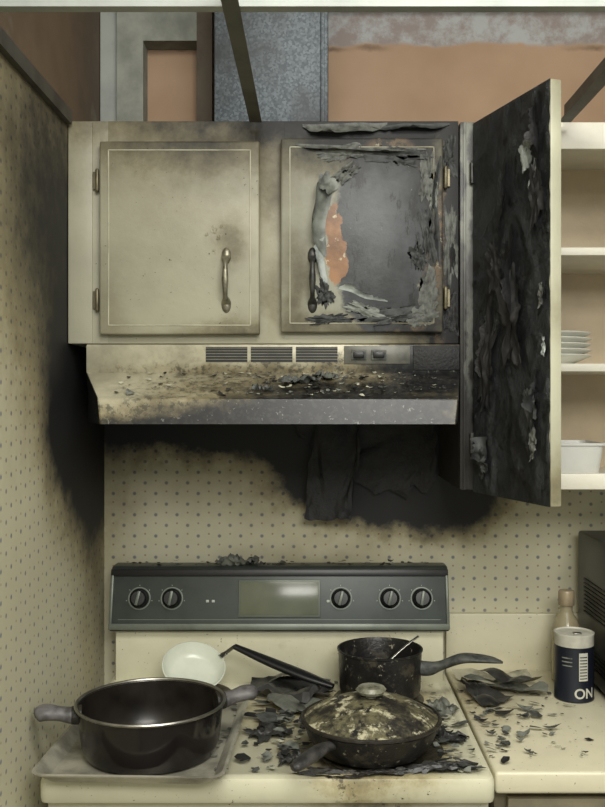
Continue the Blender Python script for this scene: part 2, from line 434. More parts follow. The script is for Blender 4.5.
def tee(name, x0, x1, y0, y1, m=m_grid):
    if (x1-x0) > (y1-y0):
        box(name+'_flange', x0, x1, (y0+y1)/2-.010, (y0+y1)/2+.010, 2.098, 2.100, m, 'suspended_ceiling_grid')
        box(name+'_web', x0, x1, (y0+y1)/2-.001, (y0+y1)/2+.001, 2.100, 2.126, m, 'suspended_ceiling_grid')
    else:
        box(name+'_flange', (x0+x1)/2-.012, (x0+x1)/2+.012, y0, y1, 2.096, 2.098, m, 'suspended_ceiling_grid')
        box(name+'_web', (x0+x1)/2-.001, (x0+x1)/2+.001, y0, y1, 2.098, 2.130, m, 'suspended_ceiling_grid')
tee('main_tee_1', -.118, -.117, -2.4, -.35, m_gridd)
tee('main_tee_2', .494, .495, -2.4, -.35, m_gridd)
tee('main_tee_3', 1.10, 1.101, -2.4, -.35)
tee('cross_tee_1', WX+.013, 1.7, -.884, -.883)
tee('cross_tee_2', WX+.013, 1.7, -1.492, -1.491)

# ------------------------------------------------------------ upper cabinet
U = 'upper_cabinet'
CF = -.325
xl = -.4945
box('carcass_top', xl, .288, CF+.018, -.013, 2.088, 2.104, m_frame, U)
box('carcass_bottom', xl, .288, CF+.018, -.002, 1.659, 1.674, m_frame, U)
box('carcass_side_l', xl, -.472, CF+.018, -.002, 1.674, 2.088, m_frame, U)
box('carcass_side_r', .272, .288, CF+.018, -.002, 1.674, 2.088, m_frame, U)
box('carcass_back', -.472, .272, -.012, -.002, 1.674, 2.088, m_inner, U)
box('frame_rail_top', xl, .288, CF, CF+.018, 2.050, 2.106, m_frame, U, .0015)
box('frame_rail_bottom', xl, .288, CF, CF+.018, 1.659, 1.690, m_frame, U, .0015)
box('frame_stile_l', xl, -.415, CF-.0005, CF+.018, 1.659, 2.106, m_frame, U, .0015)
box('frame_stile_m', -.12, -.06, CF-.0005, CF+.018, 1.659, 2.106, m_frame, U, .0015)
box('frame_stile_r', .240, .288, CF-.0005, CF+.018, 1.659, 2.106, m_frame, U, .0015)
box('frame_edge_l', xl, -.446, CF-.004, CF, 1.659, 2.104, m_frame, U, .0015)
def cab_door(n, x0, x1, z0, z1, m, bead, hx, hm, hingex):
    box('door_'+n, x0, x1, CF-.022, CF-.003, z0, z1, m, U, .004, 3)
    i = .017; y = CF-.022
    for k, (a, b, c, d) in enumerate([(x0+i, x1-i, z1-i-.0025, z1-i), (x0+i, x1-i, z0+i, z0+i+.0025), (x0+i, x0+i+.0025, z0+i, z1-i), (x1-i-.0025, x1-i, z0+i, z1-i)]):
        box('bead_%s_%d' % (n, k), a, b, y-.0015, y+.001, c, d, bead, U, .0007, 1)
    zt, zb = 1.830, 1.737
    sweep('pull_'+n, [(hx, y-.001, zt+.012), (hx, y-.004, zt), (hx, y-.020, zt-.014), (hx, y-.027, (zt+zb)/2), (hx, y-.020, zb+.014), (hx, y-.004, zb), (hx, y-.001, zb-.012)],
          [(.002, .001), (.009, .002), (.0045, .004), (.0065, .0048), (.0045, .004), (.009, .002), (.002, .001)], hm, U, up=(0, -1, .01))
    for kz in (zt+.002, zb-.002):
        lathe('pull_plate_%s_%d' % (n, kz*1000), [(0, .005), (.006, .004), (.011, .0015), (.012, 0)], hm, (hx, y, kz), U, 20, Matrix.Rotation(math.radians(90), 4, 'X') @ Matrix.Diagonal((.8, 1.4, 1, 1)))
    for kz in (z0+.07, z1-.075):
        lathe('hinge_%s_%d' % (n, kz*1000), [(0, -.024), (.003, -.022), (.004, -.02), (.004, .02), (.003, .022), (0, .024)], m_brass, (hingex, CF-.010, kz), U, 14)
        s = -1 if hingex < x0 else 1
        box('hinge_leaf_%s_%d' % (n, kz*1000), min(hingex, hingex+s*.010), max(hingex, hingex+s*.010), CF-.0055, CF, kz-.018, kz+.018, m_brass, U, .001, 1)
m_beadL = simple('bead_paint', L(186, 183, 160), .4, 0, .12, 20)
m_beadR = cab_mat('bead_paint_r', L(170, 168, 148), [((.18, F, 1.86), (.2, 1, .35), 1.0)])
cab_door('left', -.428, -.110, 1.676, 2.060, m_doorL, m_beadL, -.176, m_pewter, -.435)
cab_door('right', -.068, .254, 1.680, 2.066, m_doorR, m_beadR, -.005, m_pewterb, .261)
y = CF-.0225
N = (0, -1, 0)
BF = Matrix.Rotation(math.radians(90), 4, 'X')
peel('paint_peel_1', (.026, y, 1.915), (-1, 0, .05), (.06, 0, 1), N, .042, .170, 1.5, m_peel, U, 1, nv=44, rag=.35)
peel('paint_peel_2', (.024, y, 1.82), (-.9, 0, .1), (-.08, 0, 1), N, .026, .10, 1.5, m_peelw, U, 2, nv=34, rag=.4)
peel('paint_peel_3', (.030, y, 1.985), (-.5, 0, -.9), (1, 0, -.5), N, .040, .045, 1.1, m_peel, U, 3, rag=.4)
peel('paint_peel_4', (.095, y, 1.752), (.2, 0, 1), (1, 0, -.30), N, .020, .10, 1.8, m_peelw, U, 4, rag=.5)
peel('paint_peel_5', (.09, y, 2.050), (0, 0, -1), (1, 0, -.04), N, .020, .26, 1.7, m_flk1d, U, 5, nv=50, rag=.45)
peel('paint_peel_6', (.248, y, 1.92), (-1, 0, 0), (0, 0, 1), N, .018, .22, 1.5, m_flk2d, U, 6, nv=50, rag=.6)
peel('paint_peel_9', (.06, CF-.002, 2.102), (0, 0, -1), (1, 0, 0), N, .032, .17, 1.5, m_flk1d, U, 9, nv=40, rag=.45)
peel('paint_peel_10', (.19, CF-.002, 2.100), (0, 0, -1), (1, 0, 0), N, .022, .16, 1.8, m_flk2d, U, 10, nv=40, rag=.5)
for i, (x, z, sx, sz, r, mt) in enumerate([(.055, 2.035, .10, .03, .1, m_flk1d), (.16, 2.03, .12, .035, -.1, m_flk2d), (.225, 1.99, .03, .09, 0, m_flk1d), (.228, 1.88, .028, .11, .1, m_flk2d),
        (.225, 1.76, .035, .09, -.1, m_flk1d), (.17, 1.712, .12, .030, .1, m_flk2d), (.215, 1.715, .06, .04, .5, m_flk1d), (.10, 1.725, .08, .026, -.25, m_peel), (.235, 1.945, .018, .06, 0, m_peel),
        (.03, 1.705, .09, .020, .05, m_flk2d), (.205, 1.83, .03, .05, .3, m_flk2d), (.06, 1.995, .05, .03, .6, m_flk1d), (.02, 1.755, .03, .05, .2, m_flk2d)]):
    crumple('blister_%d' % i, (x, y+.001, z), sx, sz, r, .004, mt, 40+i, U, 3, BF, 1.3)
for i, (x, z, sx, sz) in enumerate([(.268, 2.03, .03, .08), (.272, 1.86, .025, .14), (.268, 1.72, .03, .08)]):
    crumple('frame_blister_%d' % i, (x, CF, z), sx, sz, 0, .004, (m_flk2d, m_flk1d, m_charflat)[i], 60+i, U, 3, BF, 1.3)
for i, (x, z, s) in enumerate([(-.20, 1.885, .012), (-.192, 1.868, .008), (-.215, 1.875, .006), (-.20, 1.84, .007), (-.185, 1.89, .006)]):
    crumple('bubble_%d' % i, (x, y+.0005, z), s, s*1.2, 0, .0018, m_doorL, 70+i, U, 3, BF, .6, 4, 20)

# ------------------------------------------------------------ range hood
H = 'range_hood'
x0, x1 = -.457, .289
box('hood_box', x0, x1, -.335, -.002, 1.600, 1.657, m_hood, H, .002)
bm = bmesh.new()
def V(*p): return bm.verts.new(p)
T = [V(x0, -.002, 1.601), V(x0, -.335, 1.601), V(x1, -.335, 1.601), V(x1, -.002, 1.601)]
Lp = [V(x0, -.002, 1.546), V(x0+.004, -.335, 1.560), V(-.402, -.475, 1.549), V(.266, -.475, 1.549), V(x1-.004, -.335, 1.560), V(x1, -.002, 1.546)]
B = [V(x0, -.002, 1.502), V(x0+.004, -.335, 1.502), V(-.396, -.482, 1.502), V(.260, -.482, 1.502), V(x1-.004, -.335, 1.502), V(x1, -.002, 1.502)]
dark_faces = []
bm.faces.new(T)
bm.faces.new((T[1], Lp[2], Lp[3], T[2]))
dark_faces.append(bm.faces.new((T[1], Lp[1], Lp[2]))); dark_faces.append(bm.faces.new((T[2], Lp[3], Lp[4])))
dark_faces.append(bm.faces.new((T[0], Lp[0], Lp[1], T[1]))); dark_faces.append(bm.faces.new((T[3], T[2], Lp[4], Lp[5])))
for i in range(5):
    f = bm.faces.new((Lp[i], B[i], B[i+1], Lp[i+1]))
    if i != 2: dark_faces.append(f)
bm.faces.new((T[0], T[3], Lp[5], Lp[0])); bm.faces.new((Lp[0], Lp[5], B[5], B[0]))
for f in dark_faces: f.material_index = 1
o = finish('hood_canopy', bm, [m_hood, m_charflat], H, ang=20)
md = o.modifiers.new('b', 'BEVEL'); md.width = .003; md.segments = 3
box('hood_filter', x0+.06, x1-.06, -.44, -.05, 1.504, 1.512, m_charflat, H)
m_louver = simple('louver_enamel', L(124, 121, 104), .4, 0, .15, 30)
for k in range(3):
    a = -.218+.090*k
    box('vent_slot_back_%d' % k, a, a+.083, -.3365, -.334, 1.622, 1.652, m_dark, H)
    for j in range(5): box('louver_%d_%d' % (k, j), a, a+.083, -.3375, -.335, 1.6266+.0056*j, 1.6279+.0056*j, m_louver, H)
box('switch_plate', .058, .190, -.3375, -.334, 1.618, 1.654, simple('switch_plate_grey', L(100, 99, 90), .4, .2, .2, 30), H, .001)
for k in (.072, .112):
    box('switch_bezel_%d' % (k*1000), k, k+.030, -.341, -.337, 1.626, 1.646, m_flk1d, H, .001)
    box('switch_%d' % (k*1000), k+.004, k+.026, -.347, -.340, 1.630, 1.642, m_black, H, .002)
box('burnt_side_plate', .196, .288, -.3380, -.334, 1.606, 1.655, m_charflat, H, .001)
bm = bmesh.new()
for i in range(300):
    t = random.random(); yy = -.345-.12*t; zz = 1.600-.052*((-.335-yy)/.14)+.003
    xx = random.gauss(.0, .10) if random.random() < .6 else random.uniform(-.38, .25)
    if not -.39 < xx < .25: continue
    R = Matrix.Rotation(random.uniform(-.1, .6), 3, 'X') @ Matrix.Rotation(random.uniform(-.3, .3), 3, 'Y')
    add_flake(bm, (xx, yy, zz+.001), random.uniform(.002, .007)*(2.0 if random.random() < .10 else 1), R, random.uniform(.1, .8), random.choice([0, 1, 2, 2, 3]), i)
finish('hood_flakes', bm, [m_flk1, m_flk2, m_flk3, m_flk4], H, ang=80)
crumple('hood_chunk_1', (-.03, -.40, 1.578), .07, .035, .3, .014, m_flk2, 80, H)
crumple('hood_chunk_2', (.02, -.375, 1.588), .05, .03, -.3, .012, m_flk1d, 81, H)
crumple('hood_chunk_3', (-.10, -.44, 1.565), .04, .02, .2, .010, m_flk2, 82, H)

def flap(name, outline, y0, mat, amp, seed, parent, tilt=.12):
    bm = bmesh.new()
    vs = [bm.verts.new((x, y0, z)) for x, z in outline]
    f = bm.faces.new(vs)
    bmesh.ops.triangulate(bm, faces=[f])
    bmesh.ops.subdivide_edges(bm, edges=bm.edges[:], cuts=5, use_grid_fill=True)
    for v in bm.verts:
        q = Vector((v.co.x*25, v.co.z*25, seed)); v.co.y += -abs(amp*mn.noise(q))-amp*.3-(1.505-v.co.z)*tilt
        v.co.x += .010*mn.noise(q*2); v.co.z += .010*mn.noise(q*2+Vector((5, 5, 5)))
    return finish(name, bm, mat, parent, ang=60)
flap('charred_hanging_flap', [(.005, 1.505), (.10, 1.505), (.105, 1.40), (.088, 1.352), (.085, 1.30), (.078, 1.262), (.05, 1.275), (.03, 1.266), (-.024, 1.270), (-.018, 1.30), (-.014, 1.325), (.012, 1.335), (.012, 1.38), (-.01, 1.42)], -.016, m_charflat, .018, 3, H)
flap('charred_sagging_liner', [(-.06, 1.505), (.285, 1.505), (.283, 1.36), (.262, 1.325), (.235, 1.345), (.21, 1.318), (.17, 1.336), (.14, 1.322), (.11, 1.350), (.08, 1.362), (.05, 1.40), (.02, 1.385), (-.01, 1.43), (-.035, 1.455)], -.004, m_charflat, .010, 5, H, .04)

# ------------------------------------------------------------ shelf cabinet with open door
C = 'shelf_cabinet'
X0, X1 = .291, .95
box('side_l', X0, X0+.016, -.305, -.002, 1.366, 2.104, m_filler, C)
box('side_r', X1-.016, X1, -.305, -.002, 1.366, 2.104, m_inner, C)
box('back', X0+.016, X1-.016, -.012, -.002, 1.366, 2.104, m_inner, C)
box('stile_l', X0, X0+.030, CF, -.305, 1.366, 2.104, m_filler, C, .002)
box('stile_l_ridge', X0+.006, X0+.012, CF-.004, CF, 1.366, 2.104, m_filler, C, .001)
box('stile_r', X1-.04, X1, CF, -.305, 1.366, 2.104, m_shelf, C, .002)
box('rail_top', X0+.03, X1-.04, CF, -.305, 2.050, 2.104, m_shelf, C, .002)
box('rail_bottom', X0+.03, X1-.04, CF, -.305, 1.366, 1.398, m_shelf, C, .002)
for n, z in (('top', 2.092), ('shelf_1', 1.848), ('shelf_2', 1.612), ('bottom', 1.380)):
    box(n, X0+.016, X1-.016, -.303, -.012, z-.008, z+.008, m_shelf, C, .001)
hin = Vector((.316, CF-.004, 0)); dd = Vector((.312, -.950, 0)).normalized(); nn = Vector((dd.y, -dd.x, 0))
M = Matrix(((dd.x, -nn.x, 0, hin.x), (dd.y, -nn.y, 0, hin.y), (0, 0, 1, 0), (0, 0, 0, 1)))
W = .280
m_dooredge = cab_mat('door_edge_paint', L(184, 183, 160), [((.41, -.6, 1.4), (.2, .2, .12), .5), ((.41, -.6, 2.1), (.2, .2, .1), .3), ((.41, -.6, 1.7), (.3, .3, .1), .3)])
box('door_open', 0, W, .002, .024, 1.362, 2.100, m_dooredge, C, .003, 2, M)
bm = bmesh.new(); nx, nz = 44, 110; gr = []
for i in range(nx+1):
    r = []
    for j in range(nz+1):
        x = W*i/nx; z = 1.362+.738*j/nz
        if i == nx: x -= .006*abs(mn.noise(Vector((z*30, 1, 1))))
        rg_ = 1-abs(mn.noise(Vector((x*13, z*9, 4))))*4
        h = .001+.005*max(0, rg_)**2+.003*max(0, mn.noise(Vector((x*50, z*30, 2))))
        if i in (0, nx) or j in (0, nz): h = .001
        r.append(bm.verts.new((x, .002-h, z)))
    gr.append(r)
for i in range(nx):
    for j in range(nz): bm.faces.new((gr[i][j], gr[i+1][j], gr[i+1][j+1], gr[i][j+1]))
finish('charred_face', bm, m_char, C, mtx=M, ang=60)
R3 = M.to_3x3()
DB = (R3 @ Matrix(((1, 0, 0), (0, 0, -1), (0, 1, 0)))).to_4x4()
def dpatch(n, a, z, sx, sz, r, amp, mat, sd, rk=1.1):
    crumple(n, M @ Vector((a, -.0045, z)), sx, sz, r, amp, mat, sd, C, 2.2, DB, rk, 10, 72)
def dpeel(n, a, z, du, dv, ln, w, ang, mat, sd, **k):
    peel(n, M @ Vector((a, -.003, z)), R3 @ Vector((du[0], 0, du[1])), R3 @ Vector((dv[0], 0, dv[1])), nn, ln, w, ang, mat, C, sd, **k)
dpatch('torn_pale_1', .208, 1.985, .034, .060, .25, .003, m_peelw, 51)
dpatch('torn_pale_2', .236, 1.935, .022, .060, -.2, .003, m_peelw, 52)
dpatch('torn_pale_3', .222, 2.005, .030, .022, .2, .003, m_peel, 53)
dpatch('torn_dark_1', .245, 1.90, .04, .12, 0, .008, m_flk3, 24)
dpatch('torn_grey_1', .225, 1.53, .035, .07, .1, .007, m_flk2d, 25)
dpatch('torn_grey_2', .238, 1.47, .022, .06, -.1, .007, m_flk1d, 26)
dpatch('torn_grey_3', .05, 1.425, .04, .045, .3, .007, m_flk2d, 27)
dpatch('torn_grey_4', .10, 1.80, .05, .10, .3, .008, m_flk3, 28)
dpatch('torn_grey_5', .07, 1.60, .05, .16, -.2, .008, m_flk3, 29)
dpatch('torn_grey_6', .16, 1.70, .06, .18, .15, .009, m_flk3, 30)
dpatch('torn_grey_8', .26, 1.73, .012, .04, 0, .004, m_flk1d, 32)
dpatch('torn_grey_9', .27, 1.64, .010, .03, 0, .004, m_peelw, 33)
dpeel('door_peel_1', .23, 1.56, (.7, -.3), (.1, 1), .035, .09, 1.3, m_flk2d, 41, rag=.5)
dpeel('door_peel_2', .15, 1.76, (.8, .1), (.05, 1), .035, .22, 1.0, m_charflat, 42, rag=.5, nv=50)
dpeel('door_peel_3', .08, 1.66, (-.8, .1), (.1, 1), .030, .18, 1.1, m_charflat, 43, rag=.5, nv=50)
dpeel('door_peel_4', .06, 1.44, (-.6, .5), (.2, 1), .030, .07, 1.4, m_flk2d, 44, rag=.5)
dpeel('door_peel_5', .24, 2.02, (.6, .2), (.0, 1), .030, .12, 1.0, m_charflat, 45, rag=.5, nv=40)
dpeel('door_peel_6', .12, 1.92, (.7, -.3), (.2, 1), .035, .16, 1.0, m_charflat, 46, rag=.5, nv=40)
for kz in (1.46, 2.0):
    lathe('open_door_hinge_%d' % (kz*1000), [(0, -.024), (.0045, -.02), (.0045, .02), (0, .024)], m_pewterb, (.314, CF-.006, kz), C, 12)

prof = [(0, 0), (.05, 0), (.053, .004), (.085, .017), (.087, .019), (.085, .0205), (.055, .008), (.05, .006), (0, .006)]
for k in range(5):
    lathe('plate_%d' % k, prof, m_white, (.502+.001*(k % 2), -.20, 1.6205+.0118*k), 'plate_stack')
def rr(x0, x1, y0, y1, z, r=.015):
    o = []
    for cx, cy, a in ((x1-r, y1-r, 0), (x0+r, y1-r, 90), (x0+r, y0+r, 180), (x1-r, y0+r, 270)):
        for k in range(5):
            t = math.radians(a+22.5*k); o.append((cx+r*math.cos(t), cy+r*math.sin(t), z))
    return o
def loft(name, loops, mat, parent=None, cap0=True, cap1=True):
    bm = bmesh.new(); R = [[bm.verts.new(p) for p in l] for l in loops]; n = len(R[0])
    for A, B in zip(R, R[1:]):
        for i in range(n): bm.faces.new((A[i], A[(i+1) % n], B[(i+1) % n], B[i]))
    if cap0: bm.faces.new(R[0][::-1])
    if cap1: bm.faces.new(R[-1])
    return finish(name, bm, mat, parent)
loft('food_container', [rr(.485, .590, -.27, -.14, 1.3885), rr(.477, .598, -.278, -.132, 1.452), rr(.474, .602, -.281, -.129, 1.452), rr(.474, .602, -.281, -.129, 1.457),
    rr(.480, .596, -.275, -.135, 1.457), rr(.488, .588, -.266, -.144, 1.392)], m_plastic)

# ------------------------------------------------------------ range (stove)
S = 'kitchen_range'
a, b = -.461, .301
box('body', a+.004, b-.004, -.605, -.03, .06, .885, m_stove, S, .004)
box('toe_kick', a+.02, b-.02, -.56, -.05, 0, .06, m_dark, S)
loft('cooktop', [rr(a, b, -.636, -.03, .872, .012), rr(a-.001, b+.001, -.640, -.03, .880, .014), rr(a-.001, b+.001, -.640, -.03, .905, .014), rr(a+.001, b-.001, -.637, -.03, .912, .014), rr(a+.006, b-.006, -.631, -.03, .915, .012),
    rr(a+.016, b-.016, -.618, -.04, .915, .012), rr(a+.021, b-.021, -.612, -.045, .911, .012)], m_stove, S)
box('oven_door', a+.01, b-.01, -.635, -.606, .23, .80, m_stove, S, .008)
box('oven_window', a+.15, b-.15, -.638, -.634, .38, .66, m_black, S, .002)
box('drawer', a+.01, b-.01, -.630, -.606, .07, .215, m_stove, S, .006)
sweep('oven_handle', [(a+.08, -.632, .755), (a+.085, -.665, .757), (a+.12, -.675, .757), (b-.12, -.675, .757), (b-.085, -.665, .757), (b-.08, -.632, .755)], [(.01, .01)]*6, m_black, S)
prism('riser', [(-.030, .905), (-.100, .905), (-.098, 1.032), (-.030, 1.032)], 'x', a+.012, b-.012, m_stove, S, .003)
prism('backguard', [(-.028, 1.028), (-.113, 1.028), (-.115, 1.036), (-.085, 1.160), (-.078, 1.168), (-.028, 1.168)], 'x', a, b, m_panel, S, .004)
tl = Vector((0, .030, .124)).normalized(); pn = Vector((0, -tl.z, tl.y))
PM = Matrix(((1, 0, 0, 0), (0, tl.y, pn.y, -.115), (0, tl.z, pn.z, 1.036), (0, 0, 0, 1)))
def pbox(n, x0, x1, u0, u1, h0, h1, m, bev=.0): return box(n, x0, x1, u0, u1, h0, h1, m, S, bev, 2, PM)
pbox('trim_top', a, b, .114, .130, -.002, .004, m_black, .002)
pbox('trim_bottom', a, b, -.004, .010, -.002, .005, m_paneltrim, .002)
pbox('trim_l', a, a+.007, 0, .125, -.002, .004, m_paneltrim, .002)
pbox('trim_r', b-.007, b, 0, .125, -.002, .004, m_paneltrim, .002)
pbox('display_bezel', -.172, .012, .024, .106, 0, .004, m_paneltrim, .0015)
pbox('display', -.168, .008, .028, .102, .001, .005, m_glass, .0015)
pbox('inlay_line', a+.02, b-.02, .018, .0192, 0, .0012, m_paneltrim)
for q in (-.245, -.232, .026):
    pbox('button_%d' % (q*1000), q, q+.007, .056, .062, 0, .003, m_mark, .001)
for q in (-.395, -.322, .058, .168, .240):
    KM = PM @ Matrix.Translation((q, .065, 0))
    lathe('knob_%d' % (q*1000), [(.021, 0), (.0215, .002), (.019, .004), (.0175, .016), (.015, .019), (0, .0195)], m_black, (0, 0, 0), S, 28, KM)
    lathe('knob_skirt_%d' % (q*1000), [(.0255, .0), (.0255, .0015), (.024, .0018), (.0225, .0015), (.0225, 0)], m_paneltrim, (0, 0, 0), S, 28, KM)
    box('knob_grip_%d' % (q*1000), -.0035, .0035, -.016, .016, .017, .025, m_paneltrim, S, .0015, 2, KM @ Matrix.Rotation(random.uniform(-.3, .3), 4, 'Z'))
    for t in range(5):
        an = math.radians(-10+50*t)
        box('tick_%d_%d' % (q*1000, t), .028, .030, -.0006, .0006, 0, .0008, m_mark, S, 0, 1, KM @ Matrix.Rotation(an, 4, 'Z'))
m_coil = simple('burner_coil', L(40, 38, 36), .5, .4, .2, 40)
m_drip = simple('drip_bowl', L(84, 78, 64), .4, .5, .25, 40, .4)
for i, (cx, cy, r) in enumerate([(-.27, -.47, .10), (-.27, -.20, .078), (.115, -.50, .10), (.135, -.215, .078)]):
    lathe('drip_bowl_%d' % i, [(r+.018, .9125), (r+.015, .9155), (r+.008, .9165), (r, .914), (r-.02, .9125), (0, .9120)], m_drip, (cx, cy, 0), S, 48)
    pts = []; n = 90; turns = 3.5 if r > .09 else 3
    for k in range(n+1):
        t = k/n; an = t*turns*2*math.pi; rad = .018+(r-.022)*t
        pts.append((cx+rad*math.cos(an), cy+rad*math.sin(an), .9185))
    sweep('coil_%d' % i, pts, [(.0042, .0032)]*(n+1), m_coil, S, 8, n=1)

# ------------------------------------------------------------ counter
K = 'kitchen_counter'
box('countertop', .306, 1.6, -.615, -.021, .877, .915, m_counter, K, .006, 3)
box('trim_2', .306, 1.6, -.020, -.001, .877, 1.046, m_counter, None, .003)
box('base', .310, 1.6, -.585, -.021, .10, .877, m_base, K)
box('base_toe', .310, 1.6, -.53, -.021, 0, .10, m_dark, K)
for i, xx in enumerate((.33, .75, 1.17)):
    box('base_drawer_%d' % i, xx, xx+.40, -.603, -.585, .73, .865, m_base, K, .003)
    box('base_door_%d' % i, xx, xx+.40, -.603, -.585, .13, .715, m_base, K, .003)
    sweep('drawer_pull_%d' % i, [(xx+.15, -.603, .80), (xx+.16, -.625, .80), (xx+.24, -.625, .80), (xx+.25, -.603, .80)], [(.005, .005)]*4, m_pewter, K)

Q = 'microwave_oven'
box('housing', .606, 1.10, -.40, -.045, .928, 1.245, m_mw, Q, .006)
box('door', .612, .955, -.418, -.40, .935, 1.238, m_black, Q, .004)
box('control_panel', .96, 1.094, -.416, -.40, .935, 1.238, m_panel, Q, .003)
box('window', .65, .92, -.420, -.417, .98, 1.19, m_glass, Q, .001)
sweep('mw_handle', [(.945, -.418, 1.20), (.945, -.440, 1.18), (.945, -.440, .99), (.945, -.418, .97)], [(.006, .006)]*4, m_panel, Q, up=(1, 0, 0))
for j in range(9):
    box('side_vent_%d' % j, .6035, .6065, -.30, -.10, 1.070+.009*j, 1.074+.009*j, m_dark, Q)
for j in range(5): box('side_vent_low_%d' % j, .6035, .6065, -.30, -.10, .96+.009*j, .964+.009*j, m_dark, Q)
for i, (fx, fy) in enumerate(((.63, -.38), (1.07, -.38), (.63, -.07), (1.07, -.07))):
    lathe('foot_%d' % i, [(0, 0), (.012, 0), (.013, .014), (0, .014)], m_black, (fx, fy, .9152), Q, 16)

Z = .9155
SC = 'salt_canister'
lathe('can_body', [(0, 0), (.0405, 0), (.0415, .002), (.0415, .004), (.0408, .006), (.0408, .118)], m_navy, (.549, -.22, Z), SC, 48)
lathe('can_top_band', [(.0408, .114), (.0410, .1145), (.0410, .134), (.0418, .136), (.0418, .1395), (.0405, .140), (.039, .137), (0, .137)], m_label, (.549, -.22, Z), SC, 48)
box('spout', .545, .562, -.235, -.222, Z+.1365, Z+.1395, m_steel, SC, .001)
def curved_text(name, txt, size, cx, cy, z, R, a0, mat, parent):
    cu = bpy.data.curves.new(name, 'FONT'); cu.body = txt; cu.size = size; cu.extrude = 0.0; cu.align_x = 'CENTER'; cu.offset = size*.02
    o = bpy.data.objects.new(name+'_t', cu); col.objects.link(o)
    bpy.context.view_layer.update()
    me = bpy.data.meshes.new_from_object(o); bpy.data.objects.remove(o)
    bm = bmesh.new(); bm.from_mesh(me)
    bmesh.ops.subdivide_edges(bm, edges=bm.edges[:], cuts=2)
    for v in bm.verts:
        t = a0+v.co.x/R; v.co = Vector((cx+R*math.sin(t), cy-R*math.cos(t), z+v.co.y))
    me.name = name; bm.to_mesh(me); bm.free(); me.materials.append(mat)
    n = bpy.data.objects.new(name, me); col.objects.link(n); PARTS.setdefault(parent, []).append(n)
try:
    curved_text('can_lettering', 'ON', .029, .549, -.22, Z+.010, .0416, .30, m_label, SC)
except Exception as e: print('text', e)
def patch_cyl(name, cx, cy, R, a0, a1, z0, z1, mat, parent):
    bm = bmesh.new(); n = 10; A = []; Bb = []
    for i in range(n+1):
        t = a0+(a1-a0)*i/n; p = (cx+R*math.sin(t), cy-R*math.cos(t))
        A.append(bm.verts.new((*p, z0))); Bb.append(bm.verts.new((*p, z1)))
    for i in range(n): bm.faces.new((A[i], A[i+1], Bb[i+1], Bb[i]))
    finish(name, bm, mat, parent)
patch_cyl('can_nutrition_label', .549, -.22, .0413, -.02, .46, Z+.046, Z+.104, m_label, SC)
for j in range(8): patch_cyl('can_line_%d' % j, .549, -.22, .0416, .02, .42, Z+.050+.0063*j, Z+.0520+.0063*j, m_navy, SC)
for j in range(3): patch_cyl('can_caption_%d' % j, .549, -.22, .0413, -.9, -.35, Z+.075+.008*j, Z+.0775+.008*j, m_flk1, SC)

GB = 'glass_bottle'
lathe('bottle_body', [(0, .0), (.028, 0), (.032, .003), (.032, .105), (.031, .118), (.025, .138), (.016, .152), (.0135, .160), (.0135, .180), (.0145, .182), (.0135, .184), (.0115, .184),
    (.0115, .160), (.022, .136), (.028, .116), (.029, .10), (.029, .006), (0, .005)], m_bottle, (.563, -.108, Z), GB, 40)
lathe('bottle_cap', [(.0175, .172), (.0178, .174), (.0178, .200), (.0160, .204), (0, .205)], m_cap, (.563, -.108, Z), GB, 28)
patch_cyl('bottle_label', .563, -.108, .0325, -1.2, 1.2, Z+.03, Z+.09, m_label, GB)

# ------------------------------------------------------------ cookware
rot = Matrix.Translation((-.298, -.478, .9225)) @ Matrix.Rotation(math.radians(-2), 4, 'Z')
def tl_(l): return [tuple(rot @ Vector(p)) for p in l]
hw, hd = .150, .212
loft('baking_sheet', [tl_(rr(-hw+.012, hw-.012, -hd+.012, hd-.012, 0, .02)), tl_(rr(-hw-.002, hw+.002, -hd-.002, hd+.002, .015, .02)),
      tl_(rr(-hw-.002, hw+.002, -hd-.002, hd+.002, .0155, .02)), tl_(rr(-hw-.008, hw+.008, -hd-.008, hd+.008, .016, .024)), tl_(rr(-hw-.009, hw+.009, -hd-.009, hd+.009, .0185, .024)), tl_(rr(-hw-.004, hw+.004, -hd-.004, hd+.004, .0195, .024)),
      tl_(rr(-hw+.001, hw-.001, -hd+.001, hd-.001, .0165, .02)), tl_(rr(-hw+.014, hw-.014, -hd+.014, hd-.014, .0015, .02))], m_tray)

P = 'stock_pot'; px, py, pz = -.290, -.548, .9245
lathe('pot_body', [(0, 0), (.104, 0), (.113, .004), (.120, .020), (.128, .088)], m_pot, (px, py, pz), P, 72)
lathe('pot_rim', [(.128, .086), (.1315, .088), (.1325, .0905), (.131, .0925), (.1275, .092), (.1255, .088)], m_steel, (px, py, pz), P, 72)
lathe('pot_inside', [(.1258, .090), (.122, .050), (.118, .018), (.110, .006), (.06, .004), (0, .004)], m_potin, (px, py, pz), P, 72)
for n, an in (('l', 192), ('r', 24)):
    t = math.radians(an); d = Vector((math.cos(t), math.sin(t), 0)); c = Vector((px, py, pz+.074))
    sweep('pot_handle_'+n, [c+d*.120, c+d*.135, c+d*.155+Vector((0, 0, .004)), c+d*.178+Vector((0, 0, .008)), c+d*.192+Vector((0, 0, .006)), c+d*.198+Vector((0, 0, .004))],
          [(.015, .013), (.018, .014), (.016, .012), (.022, .013), (.019, .012), (.005, .005)], m_bake, P, 18)
    sweep('pot_ferrule_'+n, [c+d*.119, c+d*.128, c+d*.136], [(.019, .016), (.019, .016), (.018, .015)], m_burnt, P, 18)

